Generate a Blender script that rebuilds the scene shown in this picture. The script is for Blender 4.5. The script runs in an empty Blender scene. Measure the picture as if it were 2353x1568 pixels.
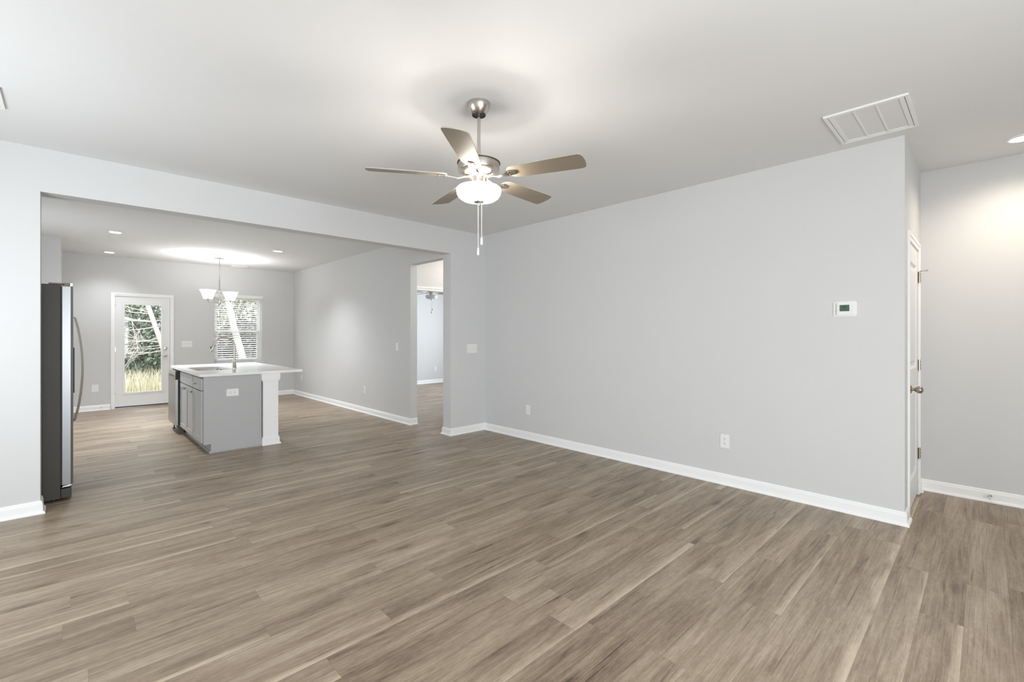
import bpy, bmesh, math, random
from mathutils import Vector, Matrix
R = math.radians
scn = bpy.context.scene
col = scn.collection
random.seed(7)

# ------------------------------------------------------------------ camera, world, sun, daylight, exposure
YAW = 43.94
cam_d = bpy.data.cameras.new('camera')
cam_d.sensor_fit = 'HORIZONTAL'; cam_d.sensor_width = 36.0
cam_d.lens = 1050.88 / 2353 * 36.0
cam_d.shift_y = -(1568 / 2 - 768.68) / 2353
cam_d.clip_start = 0.05; cam_d.clip_end = 300
cam = bpy.data.objects.new('camera', cam_d); col.objects.link(cam)
cam.location = (0, 0, 1.3424); cam.rotation_euler = (R(90), 0, R(-YAW))
scn.camera = cam

world = bpy.data.worlds.new('sky'); scn.world = world; world.use_nodes = True
wn = world.node_tree.nodes['Background']
wn.inputs[0].default_value = (0.86, 0.93, 1.0, 1); wn.inputs[1].default_value = 3.8

def light(name, kind, loc, power, color=(1, 1, 1), rot=(0, 0, 0), **kw):
    d = bpy.data.lights.new(name, kind); d.energy = power; d.color = color
    for k, v in kw.items(): setattr(d, k, v)
    o = bpy.data.objects.new(name, d); col.objects.link(o)
    o.location = loc; o.rotation_euler = rot
    return o

light('sun', 'SUN', (0, -5, 20), 2.6, (1, .95, .87), (R(50), 0, R(-18)), angle=R(1.5))
COOL = (0.90, 0.95, 1.0)
# daylight lamps at the left and bedroom windows, and at an added back window
light('daylight_window_far', 'AREA', (-1.17, 3.35, 1.4), 13, COOL, (0, R(-98), 0), shape='RECTANGLE', size=1.3, size_y=1.7)
light('added_daylight_back', 'AREA', (.45, -2.17, 1.2), 98, COOL, (R(92), 0, 0), shape='RECTANGLE', size=2.4, size_y=1.65)
light('daylight_window_bedroom', 'AREA', (8.17, 8.2, 1.5), 80, (.84, .91, 1), (0, R(90), 0), shape='RECTANGLE', size=1.4, size_y=1.5)
vs = scn.view_settings
vs.view_transform = 'Standard'; vs.look = 'None'; vs.gamma = 1.0; vs.exposure = 0.25; vs.use_curve_mapping = False
scn.display_settings.display_device = 'sRGB'

# ------------------------------------------------------------------ materials
def srgb(r, g, b):
    f = lambda c: ((c / 255 + .055) / 1.055) ** 2.4 if c > 10 else c / 255 / 12.92
    return (f(r), f(g), f(b), 1)

def mat(name, color, rough=.5, metal=0.0, noise=None, bump=None, emit=None, spec=None):
    m = bpy.data.materials.new(name); m.use_nodes = True
    nt = m.node_tree; p = nt.nodes['Principled BSDF']
    p.inputs['Base Color'].default_value = color
    p.inputs['Roughness'].default_value = rough
    p.inputs['Metallic'].default_value = metal
    if spec is not None: p.inputs['Specular IOR Level'].default_value = spec
    tc = nt.nodes.new('ShaderNodeTexCoord')
    if noise:
        sc, amt = noise
        n = nt.nodes.new('ShaderNodeTexNoise'); n.inputs['Scale'].default_value = sc; n.inputs['Detail'].default_value = 4
        nt.links.new(tc.outputs['Object'], n.inputs['Vector'])
        mr = nt.nodes.new('ShaderNodeMapRange')
        mr.inputs['To Min'].default_value = 1 - amt; mr.inputs['To Max'].default_value = 1 + amt
        nt.links.new(n.outputs['Fac'], mr.inputs['Value'])
        mx = nt.nodes.new('ShaderNodeMix'); mx.data_type = 'RGBA'; mx.blend_type = 'MULTIPLY'
        mx.inputs[0].default_value = 1; mx.inputs[6].default_value = color
        nt.links.new(mr.outputs[0], mx.inputs[7]); nt.links.new(mx.outputs[2], p.inputs['Base Color'])
    if bump:
        sc, st = bump
        n = nt.nodes.new('ShaderNodeTexNoise'); n.inputs['Scale'].default_value = sc; n.inputs['Detail'].default_value = 2
        nt.links.new(tc.outputs['Object'], n.inputs['Vector'])
        b = nt.nodes.new('ShaderNodeBump'); b.inputs['Strength'].default_value = st; b.inputs['Distance'].default_value = .002
        nt.links.new(n.outputs['Fac'], b.inputs['Height']); nt.links.new(b.outputs[0], p.inputs['Normal'])
    if emit:
        c, s = emit
        p.inputs['Emission Color'].default_value = (*c, 1); p.inputs['Emission Strength'].default_value = s
    return m

def brushed(name, color, rough, stretch):
    """Brushed metal: fine noise stretched along one axis in colour, roughness and bump."""
    m = mat(name, color, rough, 1.0); nt = m.node_tree; p = nt.nodes['Principled BSDF']
    tc = nt.nodes.new('ShaderNodeTexCoord'); mp = nt.nodes.new('ShaderNodeMapping'); mp.inputs['Scale'].default_value = stretch
    n = nt.nodes.new('ShaderNodeTexNoise'); n.inputs['Scale'].default_value = 1; n.inputs['Detail'].default_value = 5
    nt.links.new(tc.outputs['Object'], mp.inputs[0]); nt.links.new(mp.outputs[0], n.inputs['Vector'])
    mr = nt.nodes.new('ShaderNodeMapRange'); mr.inputs['To Min'].default_value = rough - .03; mr.inputs['To Max'].default_value = rough + .03
    nt.links.new(n.outputs['Fac'], mr.inputs['Value']); nt.links.new(mr.outputs[0], p.inputs['Roughness'])
    return m

def glass(name, tint=(.97, .98, .98, 1), refl=.02):
    m = bpy.data.materials.new(name); m.use_nodes = True; nt = m.node_tree
    for n in list(nt.nodes): nt.nodes.remove(n)
    out = nt.nodes.new('ShaderNodeOutputMaterial'); mix = nt.nodes.new('ShaderNodeMixShader')
    t = nt.nodes.new('ShaderNodeBsdfTransparent'); t.inputs[0].default_value = tint
    g = nt.nodes.new('ShaderNodeBsdfGlossy'); g.inputs['Roughness'].default_value = .02
    mix.inputs[0].default_value = refl
    nt.links.new(t.outputs[0], mix.inputs[1]); nt.links.new(g.outputs[0], mix.inputs[2]); nt.links.new(mix.outputs[0], out.inputs[0])
    return m

def plank_floor():
    m = bpy.data.materials.new('vinyl_plank'); m.use_nodes = True; nt = m.node_tree
    p = nt.nodes['Principled BSDF']; L = nt.links.new
    def N(t, **kw):
        n = nt.nodes.new('ShaderNode' + t)
        for k, v in kw.items(): setattr(n, k, v)
        return n
    def M(op, a, b=None, c=None):
        n = N('Math', operation=op)
        for i, v in enumerate((a, b, c)):
            if v is None: continue
            if isinstance(v, (int, float)): n.inputs[i].default_value = v
            else: L(v, n.inputs[i])
        return n.outputs[0]
    def comb(x, y, z):
        n = N('CombineXYZ')
        for i, v in enumerate((x, y, z)):
            if isinstance(v, (int, float)): n.inputs[i].default_value = v
            else: L(v, n.inputs[i])
        return n.outputs[0]
    tc = N('TexCoord'); sp = N('SeparateXYZ'); L(tc.outputs['Object'], sp.inputs[0])
    X, Y = sp.outputs[0], sp.outputs[1]
    W, LEN = .1524, 1.22
    v = M('DIVIDE', M('SUBTRACT', Y, .073), W); row = M('FLOOR', v); fv = M('SUBTRACT', v, row)
    rr = N('TexWhiteNoise', noise_dimensions='1D'); L(row, rr.inputs['W'])
    u = M('ADD', M('DIVIDE', X, LEN), rr.outputs['Value']); cl = M('FLOOR', u); fu = M('SUBTRACT', u, cl)
    wn_ = N('TexWhiteNoise', noise_dimensions='2D'); L(comb(row, cl, 0), wn_.inputs['Vector'])
    ran = wn_.outputs['Value']; ransep = N('SeparateColor'); L(wn_.outputs['Color'], ransep.inputs[0])
    r2, r3 = ransep.outputs[1], ransep.outputs[2]
    # broad tone drifting over a plank, mostly along it
    ox = M('MULTIPLY', ran, 37.0); oy = M('MULTIPLY', r2, 19.0)
    def noise(sx, sy, detail, rough=.55, dist=0.0):
        n = N('TexNoise'); n.inputs['Scale'].default_value = 1; n.inputs['Detail'].default_value = detail
        n.inputs['Roughness'].default_value = rough; n.inputs['Distortion'].default_value = dist
        L(comb(M('ADD', M('MULTIPLY', X, sx), ox), M('ADD', M('MULTIPLY', Y, sy), oy), 0), n.inputs['Vector'])
        return n.outputs['Fac']
    broad = noise(1.3, 9, 3)
    grain = noise(3.2, 130, 7, .68, .5)
    fine = noise(26, 560, 3, .65)
    streak = M('MAXIMUM', M('SUBTRACT', noise(1.6, 46, 3, .5, .8), .60), 0.0)
    mott = noise(22, 60, 4, .6, .4)
    # cathedral figure: contour lines of a slow noise
    cath = M('SINE', M('MULTIPLY', noise(.9, 8, 1, .4), 46.0))
    # knots
    vo = N('TexVoronoi', feature='F1'); vo.inputs['Scale'].default_value = 1.0
    L(comb(M('ADD', M('MULTIPLY', X, 1.5), ox), M('ADD', M('MULTIPLY', Y, 5.2), oy), 0), vo.inputs['Vector'])
    knot = M('SUBTRACT', 1.0, M('MINIMUM', M('DIVIDE', vo.outputs['Distance'], .2), 1.0)); knot = M('MULTIPLY', M('POWER', knot, 1.6), .5)
    t = M('MULTIPLY', M('SUBTRACT', ran, .5), .2)
    t = M('ADD', t, M('MULTIPLY', M('SUBTRACT', broad, .5), .85))
    t = M('ADD', t, M('MULTIPLY', M('SUBTRACT', grain, .5), .85))
    t = M('ADD', t, M('MULTIPLY', M('SUBTRACT', mott, .5), .35))
    t = M('ADD', t, M('MULTIPLY', cath, .055))
    t = M('ADD', t, M('MULTIPLY', M('SUBTRACT', fine, .5), .5))
    # a pale strip along the edge of some planks
    strip = M('MULTIPLY', M('MAXIMUM', M('SUBTRACT', 1.0, M('DIVIDE', fv, .28)), 0.0), M('GREATER_THAN', r3, .68))
    t = M('ADD', t, M('MULTIPLY', strip, .38))
    t = M('SUBTRACT', M('SUBTRACT', M('ADD', t, .5), knot), M('MULTIPLY', streak, 2.2))
    ramp = N('ValToRGB'); e = ramp.color_ramp.elements
    e[0].position = .0; e[0].color = srgb(80, 66, 53); e[1].position = 1.0; e[1].color = srgb(202, 186, 164)
    for pos, c in ((.28, srgb(126, 109, 91)), (.5, srgb(152, 135, 115)), (.72, srgb(172, 156, 136))):
        k = e.new(pos); k.color = c
    L(t, ramp.inputs[0])
    # seams
    ev = M('MINIMUM', fv, M('SUBTRACT', 1.0, fv)); eu = M('MINIMUM', fu, M('SUBTRACT', 1.0, fu))
    seam = M('MAXIMUM', M('LESS_THAN', M('MULTIPLY', ev, W), .0009), M('LESS_THAN', M('MULTIPLY', eu, LEN), .0009))
    mx = N('Mix', data_type='RGBA', blend_type='MULTIPLY'); L(M('MULTIPLY', seam, .3), mx.inputs[0]); L(ramp.outputs[0], mx.inputs[6])
    mx.inputs[7].default_value = (.35, .3, .25, 1); L(mx.outputs[2], p.inputs['Base Color'])
    L(M('ADD', .33, M('MULTIPLY', grain, .12)), p.inputs['Roughness'])
    p.inputs['Specular IOR Level'].default_value = .45
    b = N('Bump'); b.inputs['Strength'].default_value = .12; b.inputs['Distance'].default_value = .002
    L(M('SUBTRACT', M('ADD', grain, M('MULTIPLY', fine, .5)), M('MULTIPLY', seam, 1.5)), b.inputs['Height']); L(b.outputs[0], p.inputs['Normal'])
    return m

WALL = mat('grey_wall_paint', srgb(216, 216, 215), .75, noise=(3, .006), bump=(220, .05))
CEIL = mat('white_ceiling_paint', srgb(228, 228, 227), .85, noise=(2, .006), bump=(160, .06))
TRIM = mat('white_trim_paint', srgb(250, 250, 249), .38, noise=(5, .006))
DOOR = mat('white_door_paint', srgb(238, 238, 237), .4, noise=(6, .008))
FLOOR = plank_floor()
NICKEL = brushed('brushed_nickel', (.56, .52, .47, 1), .26, (30, 30, 900))
NICKEL_DARK = mat('dark_nickel', (.10, .09, .08, 1), .4, .9, noise=(40, .1))
CHROME = brushed('polished_nickel', (.68, .66, .63, 1), .16, (60, 60, 400))
BRONZE = brushed('satin_brass_nickel', (.42, .37, .29, 1), .28, (50, 50, 500))
BLADE = mat('taupe_blade', (.24, .20, .15, 1), .42, noise=(8, .05))
BLADE_EDGE = mat('pale_blade', (.42, .40, .35, 1), .5, noise=(8, .03))
BOWL = mat('lit_frosted_glass', (.95, .93, .9, 1), .35, emit=((1.0, .93, .84), 10.0))
BOWL_OFF = mat('frosted_glass', (.62, .63, .65, 1), .3, noise=(10, .02))
SHADE = mat('lit_shade_glass', (.95, .93, .9, 1), .4, emit=((1.0, .94, .86), 1.1))
LENS = mat('lit_lens', (1, 1, 1, 1), .4, emit=((1.0, .96, .9), 8.0))
PLASTIC = mat('white_plastic', srgb(240, 240, 238), .35, noise=(20, .005))
SLOT = mat('dark_slot', (.03, .03, .03, 1), .6, noise=(30, .1))
GRILLE = mat('white_grille_enamel', srgb(238, 238, 235), .45, noise=(20, .008))
FILTER = mat('pale_filter_mesh', srgb(230, 230, 228), .8, noise=(300, .05), bump=(500, .4))
FRIDGE_SIDE = mat('charcoal_enamel', srgb(58, 54, 47), .5, noise=(60, .04), bump=(500, .15))
STEEL = brushed('stainless_steel', (.58, .58, .57, 1), .24, (4, 4, 500))
STEEL_V = brushed('stainless_steel_vertical', (.40, .40, .39, 1), .3, (400, 400, 6))
FRIDGE_STEEL = brushed('grey_stainless_steel', (.26, .265, .27, 1), .32, (400, 400, 6))
SINK = brushed('satin_sink_steel', (.42, .39, .36, 1), .33, (30, 30, 300))
HANDLE = brushed('dark_satin_steel', (.21, .185, .15, 1), .3, (40, 40, 400))
GASKET = mat('dark_gasket', (.035, .03, .03, 1), .6, noise=(30, .1))
BLACK = mat('black_plastic', (.015, .015, .015, 1), .5, noise=(30, .1))
QUARTZ = mat('white_quartz', srgb(250, 249, 247), .14, noise=(60, .012))
CAB = mat('grey_cabinet_paint', srgb(186, 186, 185), .42, noise=(12, .01))
GLASS = glass('clear_pane')
LCD = mat('green_lcd', srgb(74, 104, 84), .25, noise=(40, .03))
LCD_INK = mat('lcd_ink', (.01, .02, .015, 1), .4, noise=(40, .1))
BARK = mat('pale_bark', (.46, .42, .385, 1), .9, noise=(14, .25), bump=(30, .6))
BARK_D = mat('brown_bark', (.17, .13, .10, 1), .9, noise=(14, .3), bump=(30, .6))
LEAF = [mat('leaf_' + n, c, .6, noise=(3, .35)) for n, c in (('deep_green', (.14, .17, .125, 1)), ('olive', (.32, .325, .22, 1)), ('grey_green', (.36, .385, .33, 1)), ('brown', (.12, .11, .095, 1)))]
GRASS = mat('dry_grass', (.50, .46, .33, 1), .85, noise=(1.2, .5))
SOIL = mat('ground_earth', (.22, .2, .11, 1), .95, noise=(2, .3), bump=(8, .8))
RUBBER = mat('white_rubber', srgb(228, 228, 225), .6, noise=(30, .01))

# ------------------------------------------------------------------ helpers
def tag(o, label=None, cat=None, group=None, kind=None):
    for k, v in (('label', label), ('category', cat), ('group', group), ('kind', kind)):
        if v: o[k] = v
    return o

def thing(name, label, cat, loc=(0, 0, 0), rz=0, group=None, kind=None):
    o = bpy.data.objects.new(name, None); col.objects.link(o); o.empty_display_size = .1
    o.location = loc; o.rotation_euler = (0, 0, rz)
    return tag(o, label, cat, group, kind)

def obj(name, bm, m, parent=None, off=(0, 0, 0), smooth=False):
    """Link a bmesh as one mesh object; off is subtracted from every vertex (the base of its thing)."""
    if any(off): bmesh.ops.translate(bm, verts=bm.verts, vec=-Vector(off))
    bmesh.ops.recalc_face_normals(bm, faces=bm.faces)
    me = bpy.data.meshes.new(name); bm.to_mesh(me); bm.free()
    for mm in (m if isinstance(m, (list, tuple)) else [m]): me.materials.append(mm)
    if smooth:
        for f in me.polygons: f.use_smooth = True
        me.set_sharp_from_angle(angle=R(38))
    o = bpy.data.objects.new(name, me); col.objects.link(o); o.parent = parent
    return o

def B(): return bmesh.new()

def box(bm, a, b, bev=0.0, mi=0):
    x0, y0, z0 = (min(p, q) for p, q in zip(a, b)); x1, y1, z1 = (max(p, q) for p, q in zip(a, b))
    vs_ = [bm.verts.new((x, y, z)) for z in (z0, z1) for y in (y0, y1) for x in (x0, x1)]
    fs = [bm.faces.new([vs_[i] for i in q]) for q in ((0, 2, 3, 1), (4, 5, 7, 6), (0, 1, 5, 4), (2, 6, 7, 3), (0, 4, 6, 2), (1, 3, 7, 5))]
    for f in fs: f.material_index = mi
    if bev:
        es = list({e for f in fs for e in f.edges})
        bmesh.ops.bevel(bm, geom=es, offset=bev, segments=2, affect='EDGES', profile=.6)
    return bm

def lathe(bm, prof, c=(0, 0, 0), n=32, axis='Z', cap=True):
    """Revolve (r, h) pairs about an axis through c."""
    rings = []
    for r, h in prof:
        ring = []
        for k in range(n):
            a = 2 * math.pi * k / n; x, y = r * math.cos(a), r * math.sin(a)
            p = {'Z': (x, y, h), 'Y': (x, h, y), 'X': (h, x, y)}[axis]
            ring.append(bm.verts.new((c[0] + p[0], c[1] + p[1], c[2] + p[2])))
        rings.append(ring)
    for A, C in zip(rings, rings[1:]):
        for k in range(n): bm.faces.new((A[k], A[(k + 1) % n], C[(k + 1) % n], C[k]))
    if cap:
        for ring, (r, h) in ((rings[0], prof[0]), (rings[-1], prof[-1])):
            if r > 1e-6: bm.faces.new(ring)
    return bm

def tube(bm, pts, rad, n=10, cap=True):
    pts = [Vector(p) for p in pts]; rs = rad if isinstance(rad, (list, tuple)) else [rad] * len(pts)
    up = Vector((0, 0, 1)); rings = []; prev = None
    for i, p in enumerate(pts):
        d = (pts[min(i + 1, len(pts) - 1)] - pts[max(i - 1, 0)]).normalized()
        if prev is None:
            a = d.orthogonal().normalized()
        else:
            a = (prev - d * prev.dot(d)); a = a.normalized() if a.length > 1e-6 else d.orthogonal().normalized()
        prev = a; b = d.cross(a)
        rings.append([bm.verts.new(p + (a * math.cos(2 * math.pi * k / n) + b * math.sin(2 * math.pi * k / n)) * rs[i]) for k in range(n)])
    for A, C in zip(rings, rings[1:]):
        for k in range(n): bm.faces.new((A[k], A[(k + 1) % n], C[(k + 1) % n], C[k]))
    if cap: bm.faces.new(rings[0]); bm.faces.new(rings[-1])
    return bm

def prism(bm, outline, h0, h1, axis='Z', mi=0):
    def P(u, v, h): return {'Z': (u, v, h), 'Y': (u, h, v), 'X': (h, u, v)}[axis]
    lo = [bm.verts.new(P(u, v, h0)) for u, v in outline]; hi = [bm.verts.new(P(u, v, h1)) for u, v in outline]
    n = len(outline); fs = [bm.faces.new(lo), bm.faces.new(hi)]
    for k in range(n): fs.append(bm.faces.new((lo[k], lo[(k + 1) % n], hi[(k + 1) % n], hi[k])))
    for f in fs: f.material_index = mi
    return bm

def rrect(w, h, r, n=6, cx=0, cy=0):
    pts = []
    for sx, sy, a0 in ((1, 1, 0), (-1, 1, 90), (-1, -1, 180), (1, -1, 270)):
        for k in range(n + 1):
            a = R(a0 + 90 * k / n)
            pts.append((cx + sx * (w / 2 - r) + r * math.cos(a), cy + sy * (h / 2 - r) + r * math.sin(a)))
    return pts

def frame(bm, a, b, holes, axis, t0, t1, mi=0):
    """A slab in the plane across `axis` (X: coords are y,z; Y: x,z; Z: x,y) with rectangular holes, cut into boxes that only butt."""
    us = sorted({a[0], b[0], *[q for h in holes for q in (h[0], h[2])]}); vs_ = sorted({a[1], b[1], *[q for h in holes for q in (h[1], h[3])]})
    us = [u for u in us if a[0] <= u <= b[0]]; vs_ = [v for v in vs_ if a[1] <= v <= b[1]]
    nu, nv = len(us) - 1, len(vs_) - 1
    solid = [[not any(h[0] <= (us[i] + us[i + 1]) / 2 <= h[2] and h[1] <= (vs_[j] + vs_[j + 1]) / 2 <= h[3] for h in holes) for j in range(nv)] for i in range(nu)]
    def P(u, v, t): return {'X': (t, u, v), 'Y': (u, t, v), 'Z': (u, v, t)}[axis]
    cache = {}
    def V(i, j, t):
        k = (i, j, t)
        if k not in cache: cache[k] = bm.verts.new(P(us[i], vs_[j], t))
        return cache[k]
    S = lambda i, j: 0 <= i < nu and 0 <= j < nv and solid[i][j]
    for i in range(nu):
        for j in range(nv):
            if not solid[i][j]: continue
            for t in (t0, t1): bm.faces.new((V(i, j, t), V(i + 1, j, t), V(i + 1, j + 1, t), V(i, j + 1, t))).material_index = mi
            for (di, dj), (p, q) in (((-1, 0), ((i, j), (i, j + 1))), ((1, 0), ((i + 1, j), (i + 1, j + 1))), ((0, -1), ((i, j), (i + 1, j))), ((0, 1), ((i, j + 1), (i + 1, j + 1)))):
                if not S(i + di, j + dj):
                    bm.faces.new((V(*p, t0), V(*q, t0), V(*q, t1), V(*p, t1))).material_index = mi
    return bm

def copy_tree(o, parent=None):
    c = o.copy(); col.objects.link(c); c.parent = parent
    for ch in [q for q in bpy.data.objects if q.parent == o]: copy_tree(ch, c)
    return c

def structure(name, bm, m, label=None, cat=None):
    return tag(obj(name, bm, m), label, cat, None, 'structure')

# ------------------------------------------------------------------ room shell
H = 2.74
XR, YH, YC, XH = 4.207, 4.92, .398, 5.296          # right wall, header wall, closet wall, hall wall
XJ, XK, HH, YF = -.1675, 3.615, 2.414, 10.864       # left jamb, kitchen right wall, header underside, far wall
XL, YB = -1.2, -2.2                                 # left wall, back wall
structure('floor', box(B(), (XL - .2, YB - .2, -.1), (8.4, 11.02, 0)), FLOOR, 'grey-brown wood-look plank floor running through all rooms', 'floor')
structure('ceiling', box(B(), (XL - .2, YB - .2, H), (8.4, 11.02, H + .1)), CEIL, 'flat white painted ceiling', 'ceiling')
structure('wall_right', box(B(), (XR, YC, 0), (XR + .113, YH, H)), WALL, 'long plain light grey wall with the thermostat', 'wall')
structure('wall_header', frame(B(), (XL, 0), (5.3, H), [(XJ, -1, XK, HH)], 'Y', YH, YH + .17), WALL, 'light grey wall with the wide opening to the kitchen', 'wall')
structure('wall_kitchen_right', frame(B(), (YH + .17, 0), (YF, H), [(YH + .17, -1, 5.919, 2.378)], 'X', XK, XK + .115), WALL, 'light grey wall on the right of the kitchen with a doorway', 'wall')
structure('wall_far', frame(B(), (-.95, 0), (XK + .115, H), [(.55, -1, 1.378, 2.05), (2.085, .76, 2.96, 2.13)], 'Y', YF, YF + .14), WALL, 'far light grey kitchen wall with glass door and window', 'wall')
structure('wall_pantry', box(B(), (-.95, 9.09, 0), (-.114, YF, H)), WALL, 'grey pantry box beyond the refrigerator', 'wall')
structure('wall_kitchen_left', frame(B(), (YH + .17, 0), (YF, H), [(6.9, 1.05, 8.3, 2.15)], 'X', -1.06, -.95), WALL, 'kitchen wall behind the refrigerator', 'wall')
structure('wall_closet', frame(B(), (XR + .113, 0), (XH, H), [(4.43, -1, 5.115, 2.04)], 'Y', YC, YC + .115), WALL, 'narrow wall holding the closet door', 'wall')
structure('wall_hall', box(B(), (XH, YB, 0), (XH + .115, YC + .115, H)), WALL, 'light grey hall wall at the right edge', 'wall')
structure('wall_left', frame(B(), (YB, 0), (YH + .17, H), [(2.45, .7, 4.25, 2.1)], 'X', XL - .115, XL), WALL, 'left living room wall', 'wall')
structure('wall_back', frame(B(), (XL - .115, 0), (XH + .115, H), [(-.8, .35, 1.7, 2.1)], 'Y', YB - .115, YB), WALL, 'back living room wall', 'wall')
structure('wall_hallway', frame(B(), (XK + .115, 0), (8.3, H), [(3.86, -1, 4.64, 2.04)], 'Y', 6.2, 6.315), WALL, 'hallway wall with the cased bedroom doorway', 'wall')
structure('wall_hallway_end', box(B(), (5.2, YH + .17, 0), (5.3, 6.2, H)), WALL, 'end wall of the little hallway', 'wall')
structure('wall_bedroom_back', box(B(), (XK + .115, 10.6, 0), (8.3, 10.72, H)), WALL, 'back wall of the bedroom', 'wall')
structure('wall_bedroom_right', frame(B(), (6.315, 0), (10.6, H), [(7.45, .75, 8.95, 2.2)], 'X', 8.2, 8.3), WALL, 'bedroom wall with its window', 'wall')

PROF = [(0, 0), (.027, 0), (.027, .007), (.023, .016), (.0145, .021), (.0135, .072), (.0105, .078), (.0095, .088), (.005, .096), (0, .096)]
def sweep(name, pts, prof=PROF, m=TRIM, label=None, cat='baseboard', z0=0):
    """Sweep a wall profile along a path with the room on its left, mitred at the corners."""
    bm = B(); rings = []; n = len(pts)
    for i, p in enumerate(pts):
        def nrm(a, b):
            d = Vector((b[0] - a[0], b[1] - a[1])).normalized(); return Vector((-d.y, d.x))
        ns = []
        if i > 0: ns.append(nrm(pts[i - 1], p))
        if i < n - 1: ns.append(nrm(p, pts[i + 1]))
        mv = ns[0] if len(ns) == 1 else (ns[0] + ns[1]) / max(1e-6, 1 + ns[0].dot(ns[1]))
        rings.append([bm.verts.new((p[0] + mv.x * d, p[1] + mv.y * d, z + z0)) for d, z in prof])
    for A, C in zip(rings, rings[1:]):
        for k in range(len(prof)): bm.faces.new((A[k], A[(k + 1) % len(prof)], C[(k + 1) % len(prof)], C[k]))
    bm.faces.new(rings[0]); bm.faces.new(rings[-1])
    return structure(name, bm, m, label, cat)
sweep('baseboard_right', [(4.37, YC), (XR, YC), (XR, YH), (XK, YH), (XK, YH + .17), (XK + .115, YH + .17), (5.2, YH + .17)], label='white baseboard along the right wall and round the opening end')
sweep('baseboard_left', [(XJ, 5.07), (XJ, YH), (XL, YH), (XL, YB), (XH, YB), (XH, YC), (5.18, YC)], label='white baseboard of the left wall stub and the hall wall')
sweep('baseboard_kitchen', [(XK + .115, 5.919), (XK, 5.919), (XK, YF), (1.43, YF)], label='white baseboard along the kitchen right wall')
sweep('baseboard_far', [(.5, YF), (-.114, YF), (-.114, 9.09), (-.95, 9.09)], label='white baseboard left of the glass door')
sweep('baseboard_bedroom', [(8.2, 10.6), (XK + .115, 10.6)], label='white baseboard in the bedroom')

# ------------------------------------------------------------------ casings (flat boards with a stepped face)
def casing(name, x0, x1, z1, y, w, t, side, label):
    """U-shaped door casing round an opening x0..x1 up to z1 on a wall facing -y; outer width w, thickness t."""
    bm = B()
    frame(bm, (x0 - w, 0), (x1 + w, z1 + w), [(x0, -1, x1, z1)], 'Y', y - t * .62, y)
    frame(bm, (x0 - w, 0), (x1 + w, z1 + w), [(x0 - w * .55, -1, x1 + w * .55, z1 + w * .55)], 'Y', y - t, y - t * .62)
    return structure(name, bm, TRIM, label, 'trim')
casing('trim_1', .562, 1.366, 2.04, YF, .052, .018, 0, 'white casing round the glass patio door')
casing('trim_2', 4.44, 5.112, 2.04, YC, .06, .012, 0, 'white casing round the closet door')
casing('trim_3', 3.86, 4.64, 2.04, 6.2, .06, .018, 0, 'white casing round the bedroom doorway')

# ------------------------------------------------------------------ patio door
d1 = thing('door_1', 'white patio door with full clear glass in the far wall', 'door', (.966, YF + .02, 0), kind='structure')
O = d1.location[:]
X0, X1, Y0 = .567, 1.361, YF + .008
gx0, gx1, gz0, gz1 = .700, 1.228, .285, 1.885
obj('door_slab', frame(B(), (X0, .032), (X1, 2.03), [(gx0 - .012, gz0 - .012, gx1 + .012, gz1 + .012)], 'Y', Y0, Y0 + .044), DOOR, d1, O)
lf = frame(B(), (gx0 - .032, gz0 - .032), (gx1 + .032, gz1 + .032), [(gx0, gz0, gx1, gz1)], 'Y', Y0 - .009, Y0)
frame(lf, (gx0 - .0125, gz0 - .0125), (gx1 + .0125, gz1 + .0125), [(gx0, gz0, gx1, gz1)], 'Y', Y0, Y0 + .018)
obj('lite_frame', lf, DOOR, d1, O)
obj('glass_pane', box(B(), (gx0 - .008, Y0 + .019, gz0 - .008), (gx1 + .008, Y0 + .025, gz1 + .008)), GLASS, d1, O)
obj('jamb', frame(B(), (.551, 0), (1.377, 2.05), [(.564, -1, 1.364, 2.037)], 'Y', YF + .001, YF + .139), TRIM, d1, O)
obj('weather_sweep', box(B(), (X0, Y0 + .004, .019), (X1, Y0 + .04, .033)), BLACK, d1, O)
obj('threshold', box(B(), (.564, YF - .03, 0), (1.364, YF + .12, .018), .004), STEEL, d1, O)
for z in (.30, 1.07, 1.84):
    hb = box(B(), (X0 - .012, Y0 - .004, z - .045), (X0 + .01, Y0 + .004, z + .045)); lathe(hb, [(.006, z - .048), (.006, z + .048)], (X0 - .001, Y0 - .006, 0), 10)
    obj('hinge', hb, NICKEL, d1, O)
kx = 1.293
kn = lathe(B(), [(.031, 0), (.031, -.006), (.026, -.010), (.011, -.012), (.011, -.032), (.022, -.038), (.027, -.05), (.024, -.062), (.012, -.068), (0, -.069)], (kx, Y0, .94), 24, 'Y')
obj('knob', kn, NICKEL, d1, O, True)
db = lathe(B(), [(.032, 0), (.032, -.01), (.026, -.016), (0, -.017)], (kx, Y0, 1.075), 24, 'Y'); box(db, (kx - .005, Y0 - .03, 1.06), (kx + .005, Y0 - .014, 1.09), .002)
obj('deadbolt', db, NICKEL, d1, O, True)
obj('strike_plate', box(B(), (X1 - .001, Y0 - .003, .905), (X1 + .006, Y0 + .01, .97)), NICKEL, d1, O)

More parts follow.
